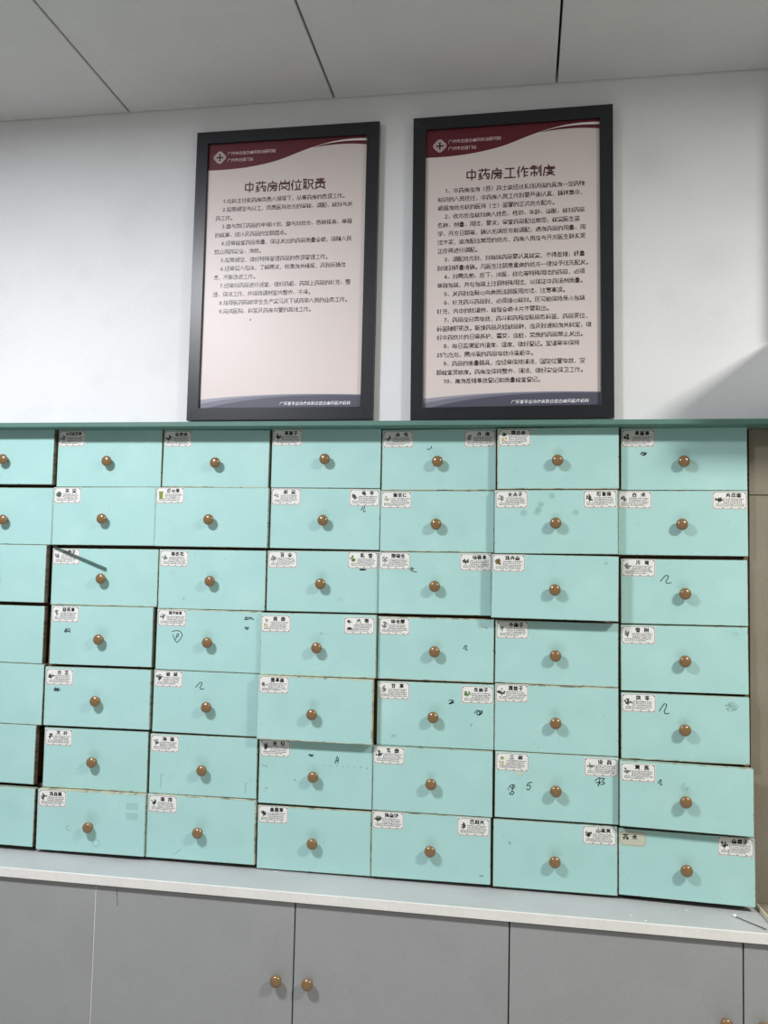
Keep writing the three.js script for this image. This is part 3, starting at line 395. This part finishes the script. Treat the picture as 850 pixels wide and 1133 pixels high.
// neighbours that stand flush: their faces nearly touch ('b' with the drawer below, 'r' with the one to the right)
for (const k of 'b01 b10 b20 b30 b40 b41 b60 b22 b23 b33 b53 b44 b64 b15 b25 b45 b03 b04 b12 b54 b34 r11 r23 r24 r31 r32 r41 r42 r16 r36 r35 r01'.split(' ')) {
  const c = +k[1], r = +k[2], a = DRAWERS[c][r], b = k[0] === 'b' ? DRAWERS[c][r + 1] : DRAWERS[c + 1][r], i = k[0] === 'b' ? 1 : 0, q = i ? -1 : 1;
  const ea = a[i] + q * a[i + 2] / 2, eb = b[i] - q * b[i + 2] / 2, m = (ea + eb) / 2, da = q * (m - ea) - 0.5, db = q * (eb - m) - 0.5;
  a[i + 2] += da; a[i] += q * da / 2; b[i + 2] += db; b[i] -= q * db / 2;
}
for (const col of DRAWERS) for (const d of col) d[5] = Math.max(-6, Math.min(10, d[5]));
const PT = 0.018;                                                       // thickness of a drawer face
const drawer = {};
DRAWERS.forEach((col, c) => col.forEach(([x, y, w, h, z, roll, kx, ky, yaw = 0], r) => {
  const W = w / 1000, H = h / 1000, Z = z / 1000, g = new RoundedBoxGeometry(W, H, PT, 2, 0.0014);
  cellUV(g, W, H, c / 7, 1 - (r + 1) / 7, (c + 1) / 7, 1 - r / 7);
  const d = drawer[c + ',' + r] = part('drawer', g, faceMat, cabinet, [x / 1000, y / 1000 - CY, Z - PT / 2]);
  d.rotation.set(0, yaw / 1000, roll / 1000);
  const bz = 0.3 + Z - PT;
  part('drawer_box', metreUV(box(W - 0.024, H - 0.03, bz)), M.wood, d, [0, -0.004, -PT / 2 - bz / 2 + 0.0001]);
  part('knob', knobGeo, M.knob, d, [kx / 1000, (c === 0 && r > 1 ? -7 : ky) / 1000, PT / 2 - 0.0003]);
}));
LABELS.forEach(([c, r, side, , , dx, dy], i) => {
  const d = drawer[c + ',' + r], W = DRAWERS[c][r][2] / 1000, H = DRAWERS[c][r][3] / 1000, hand = side === 'h', lw = hand ? 0.062 : 0.08, lh = hand ? 0.035 : 0.0438;
  const m = part('label_card', cardGeo(lw, lh, hand ? 0.009 : 0.0035, i), labMat, d, [side === 'r' ? W / 2 - lw / 2 - dx / 1000 : -W / 2 + lw / 2 + dx / 1000, H / 2 - lh / 2 - dy / 1000, PT / 2]);
  m.rotation.z = span(-0.012, 0.012);
  m.userData.label = hand ? 'yellowed card with two handwritten characters' : 'white printed herb label card';
});
for (const [c, r, kind, u, v, w, h] of MARKS) {
  const [, , W, H] = DRAWERS[c][r];
  part('pen_mark', penGeo(kind, w / 1000, h / 1000), M.ink, drawer[c + ',' + r], [(u - 0.5) * W / 1000, (0.5 - v) * H / 1000, PT / 2]);
}
for (const [c, r, u, v, w, h, col] of [[4, 3, 0.905, 0.125, 9, 4, 0xc9b79a], [4, 3, 0.935, 0.14, 6, 3, 0x4a6f8c], [5, 5, 0.205, 0.325, 20, 7, 0xcfcdbb]]) {   // torn remains of old labels
  const [, , W, H] = DRAWERS[c][r], s = new THREE.Shape(), q = (k) => [Math.cos(k) * w / 2000 * span(0.75, 1.1), Math.sin(k) * h / 2000 * span(0.75, 1.1)];
  for (let k = 0; k < 9; k++) { const p = q(k * 0.698); if (k) s.lineTo(...p); else s.moveTo(...p); }
  part('label_remnant', new THREE.ExtrudeGeometry(s, { depth: 0.0003, bevelEnabled: false }), std({ color: col, roughness: 0.9 }), drawer[c + ',' + r], [(u - 0.5) * W / 1000, (0.5 - v) * H / 1000, PT / 2]);
}
// ---------------------------------------------------------------- small things
{
  const t = thing('cotton_swab', 'thin dark stick with a white bud lying on grey worktop', 'swab', [0.492, 0.8125, 0.073]);
  const a = Math.atan2(0.062, 0.053), L = 0.0816;
  const stick = new THREE.CylinderGeometry(0.0011, 0.0011, L, 8); stick.rotateZ(Math.PI / 2); stick.translate(L / 2, 0.0022, 0);
  const bud = new THREE.SphereGeometry(0.004, 14, 10); bud.scale(1.25, 0.85, 0.9); bud.translate(0, 0.0034, 0);
  t.rotation.y = -a;
  part('stick', stick, M.darkStick, t); part('bud', bud, M.white, t);
}
for (const [x, z, s] of [[0.254, 0.12, 1.1], [0.284, 0.142, 1.2], [0.388, 0.059, 1], [-0.009, 0.046, 0.9], [-0.62, 0.03, 1]]) {
  const g = new THREE.DodecahedronGeometry(0.0022 * s); g.scale(1.3, 0.5, 1); g.translate(0, 0.0011, 0);
  solid('paper_scrap', 'tiny white paper scrap on the grey worktop', 'scrap', g, M.white, [x, 0.8125, z], 'scraps on the worktop');
}
{
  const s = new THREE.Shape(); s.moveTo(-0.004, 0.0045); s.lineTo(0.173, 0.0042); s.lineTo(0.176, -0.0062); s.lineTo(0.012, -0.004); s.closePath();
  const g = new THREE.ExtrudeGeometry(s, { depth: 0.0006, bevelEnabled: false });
  const shadeFilm = new THREE.MeshPhysicalMaterial({ color: 0xc4d0cc, transmission: 1, thickness: 0, roughness: 0.5 });  // tinted sheet that darkens label and drawer faces like a slanting cast shadow
  const m = solid('shadow_strip', 'narrow smoky strip standing in for a shadow slanting across a label from the drawer gap', 'strip', g, shadeFilm, [-1.292, 1.6385, 0.0225]);
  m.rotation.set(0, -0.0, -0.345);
}
// ---------------------------------------------------------------- framed notices
const PW = 904, PH = 1504;
function printSheet(title, lines, o) {
  const [c, x] = canvas(PW, PH), P = (u, v) => [u * PW, v * PH];
  x.fillStyle = rgb(226, 213, 209); x.fillRect(0, 0, PW, PH);
  x.fillStyle = rgb(98, 24, 37);                                        // maroon wave
  x.beginPath(); x.moveTo(0, 0); x.lineTo(PW, 0); x.lineTo(...P(1, 0.012)); x.bezierCurveTo(...P(0.8, 0.004), ...P(0.68, 0.028), ...P(0.5, 0.066)); x.bezierCurveTo(...P(0.36, 0.094), ...P(0.18, 0.104), ...P(0, 0.1)); x.fill();
  x.fillStyle = '#f4eeea'; x.beginPath(); x.moveTo(...P(1, 0.012)); x.bezierCurveTo(...P(0.8, 0.004), ...P(0.68, 0.028), ...P(0.5, 0.066)); x.bezierCurveTo(...P(0.68, 0.032), ...P(0.8, 0.0115), ...P(1, 0.0195)); x.fill(); x.fillStyle = rgb(98, 24, 37);
  x.beginPath(); x.moveTo(...P(1, 0.021)); x.bezierCurveTo(...P(0.85, 0.014), ...P(0.75, 0.02), ...P(0.66, 0.036)); x.bezierCurveTo(...P(0.78, 0.026), ...P(0.9, 0.026), ...P(1, 0.036)); x.fill();
  x.save(); x.translate(...P(o.logo[0], o.logo[1])); x.strokeStyle = x.fillStyle = '#f0e8e6'; x.lineWidth = 4; // quatrefoil crest with a cross
  for (const s of [1, 0.74]) { x.beginPath(); const k = 33 * s, q = 15 * s; for (let a = 0; a < 4; a++) { const t = a * Math.PI / 2; x.arc(Math.cos(t) * (k - q), Math.sin(t) * (k - q), q, t - Math.PI / 3, t + Math.PI / 3); } x.closePath(); x.stroke(); }
  x.beginPath(); for (let a = 0; a < 8; a++) { const q = a % 2 ? 15 : 21; x.lineTo(Math.cos(a * Math.PI / 4) * q, Math.sin(a * Math.PI / 4) * q); } x.fill(); x.fillStyle = rgb(60, 16, 24); x.fillRect(-5, -18, 10, 36); x.fillRect(-18, -5, 36, 10); x.restore();
  x.strokeStyle = '#eee4e2'; x.fillStyle = '#eee4e2';
  [...'广州市白斑白癜风防治研究院'].forEach((ch, i) => han(x, ch, o.logo[0] * PW + 46 + i * 21.3, PH * (o.logo[1] - 0.0205), 19.5, 2));
  [...'广州市白斑门诊'].forEach((ch, i) => han(x, ch, o.logo[0] * PW + 46 + i * 21.3, PH * (o.logo[1] + 0.0055), 19.5, 2));
  x.strokeStyle = '#4a1a22'; const ts = 62, t0 = PW * 0.495 - [...title].length * 67 / 2;
  [...title].forEach((ch, i) => han(x, ch, t0 + i * 67, PH * 0.152, ts, 7));
  x.strokeStyle = x.fillStyle = '#1f1919';
  lines.forEach(([indent, s], i) => {
    let px = PW * (o.left + (indent ? o.indent : 0)); const y = PH * (o.first + i * o.step), z = o.size;
    for (const ch of s) {
      if (/[0-9.]/.test(ch)) { x.font = `bold ${Math.round(z * 0.98)}px sans-serif`; x.fillText(ch, px, y + z * 0.86); px += ch === '.' ? z * 0.3 : z * 0.58; }
      else { han(x, ch, px, y, z * 0.96, 2.75); px += z; }
    }
  });
  if (o.dot) { x.beginPath(); x.arc(...P(0.305, 0.672), 4, 0, 7); x.fill(); }
  x.fillStyle = rgb(158, 156, 170); x.beginPath(); x.moveTo(0, PH); x.lineTo(...P(0, 0.966)); x.bezierCurveTo(...P(0.3, 0.945), ...P(0.7, 0.945), ...P(1, 0.952)); x.lineTo(PW, PH); x.fill();
  x.fillStyle = rgb(122, 122, 138); x.beginPath(); x.moveTo(0, PH); x.lineTo(...P(0, 0.982)); x.bezierCurveTo(...P(0.25, 0.95), ...P(0.6, 0.945), ...P(1, 0.953)); x.lineTo(PW, PH); x.fill();
  x.fillStyle = rgb(84, 84, 100); x.beginPath(); x.moveTo(...P(0.02, 1)); x.bezierCurveTo(...P(0.3, 0.958), ...P(0.6, 0.947), ...P(1, 0.956)); x.lineTo(PW, PH); x.fill();
  x.strokeStyle = '#f0eff2'; [...'广东省专业治疗皮肤白斑白癜风医疗机构'].forEach((ch, i) => han(x, ch, PW * 0.505 + i * 21.6, PH * 0.975, 19.5, 2.4, -0.18));
  return texture(c);
}
const sheetLeft = printSheet('中药房岗位职责', [
  [1, '1.在科主任和药房负责人领导下，从事药房的各项工作。'], [1, '2.按照规定与分工，负责医师处方的审核、调配、核对与发'], [0, '药工作。'],
  [1, '3.参与制订药品的申领计划，参与对处方、各种报表、单据'], [0, '的核算、统计及药品的定期盘点。'],
  [1, '4.经常检查药品质量，保证发出的药品质量合格，保障人民'], [0, '群众用药安全、有效。'], [1, '5.按照规定，做好特殊管理药品的各项管理工作。'],
  [1, '6.经常深入临床，了解需求，收集有关情报，及时反馈信'], [0, '息，不断改进工作。'],
  [1, '7.经常对药品进行巡查，做好药柜、药架上药品的补充、整'], [0, '理、保洁工作，并保持调剂室内整齐、干净。'],
  [1, '8.指导医药院校学生生产实习及下级药学人员的业务工作。'], [1, '9.完成医院、科室及药房布置的其他工作。'],
], { logo: [0.075, 0.053], left: 0.062, indent: 0.042, first: 0.2125, step: 0.032, size: 28.4, dot: true });
const sheetRight = printSheet('中药房工作制度', [
  [1, '1、中药房应有（西）药士或经过系统训练的具有一定药物'], [0, '知识的人员担任，中药房人员工作时要严肃认真，精神集中，'], [0, '根据有处方权的医师（士）签署的正式处方配方。'],
  [1, '2、收方后应核对病人姓名、性别、年龄、诊断；核对药品'], [0, '名称、剂量、用法、要求；审查药品配伍禁忌；核实医生签'], [0, '字、开方日期等，确认无误后方能调配；遇有药品的用量、用'], [0, '法不妥，或有配伍禁忌的处方，药房人员应与开方医生联系更'], [0, '正后再进行调配。'],
  [1, '3、调配处方时，对每味药品要认真核实，不得差错；秤量'], [0, '时做到秤量准确。凡医生注明急重病的处方一律给予优先配发。'],
  [1, '4、对需先煎、后下、冲服、烊化等特殊用法的药品，必须'], [0, '单独包装，并在包装上注明特殊用法，以保证中药汤剂质量。'], [1, '5、发药时应耐心向病员说明服用方法、注意事项。'],
  [1, '6、补充药斗药品时，必须细心核对。尽可能保持原小包装'], [0, '补充，内中的防潮剂、检验合格卡片不要取出。'],
  [1, '7、药品应分类存放，药斗和药瓶应贴品名标签，药品更位，'], [0, '标签随即更改。新增药品及短缺品称，应及时通知有关科室；做'], [0, '好中药饮片的日常养护，霉变、虫蛀、变质的药品禁止发出。'],
  [1, '8、每日监测室内温度、湿度，做好登记。室温常年保持'], [0, '25℃左右，需冷藏的药品存放冷藏柜中。'],
  [1, '9、药品的衡量器具，应经常保持清洁，固定位置存放，定'], [0, '期检查灵敏度。药房应保持整齐、清洁，做好安全保卫工作。'], [1, '10、建有差错事故登记和质量检查登记。'],
], { logo: [0.085, 0.06], left: 0.077, indent: 0.04, first: 0.2165, step: 0.0309, size: 28.2 });
function notice(label, sheet, x, w, y0, y1, roll) {
  const h = y1 - y0, b = 0.034, d = 0.022, t = thing('framed_notice', label, 'notice', [x, y0, 0.0005]);
  t.rotation.z = roll;
  part('backing', box(w - 0.01, h - 0.01, 0.006), M.backing, t, [0, h / 2, 0.003]);
  for (const [len, a, px, py] of [[w, 0, 0, b / 2 + 0], [h, Math.PI / 2, w / 2 - b / 2, h / 2], [w, Math.PI, 0, h - b / 2], [h, -Math.PI / 2, -w / 2 + b / 2, h / 2]]) {
    const s = new THREE.Shape(), l = len / 2 - 0.0016, q = b / 2 - 0.0012; s.moveTo(-l, -q); s.lineTo(l, -q); s.lineTo(l - 2 * q, q); s.lineTo(-l + 2 * q, q); s.closePath();   // mitred bar
    const g = new THREE.ExtrudeGeometry(s, { depth: d - 0.0028, bevelEnabled: true, bevelSize: 0.0012, bevelThickness: 0.0014, bevelSegments: 2 });
    const m = part('frame_bar', g, M.frame, t, [px, py, 0.0014]); m.rotation.z = a;
  }
  const iw = w - 2 * b + 0.003, ih = h - 2 * b + 0.003;
  part('print_sheet', new THREE.BoxGeometry(iw, ih, 0.002), [0, 1, 2, 3, 4, 5].map((f) => f === 4 ? std({ map: sheet, roughness: 0.42 }) : M.white), t, [0, h / 2, 0.0125]);
}
notice('black framed notice with maroon header and short text over blank lower half', sheetLeft, -0.6555, 0.5175, 1.99, 2.8025, 0.0005);
notice('black framed notice with maroon header and text filling the sheet', sheetRight, -0.0375, 0.5195, 1.9885, 2.8065, 0.0098);
renderer.render(scene, camera);
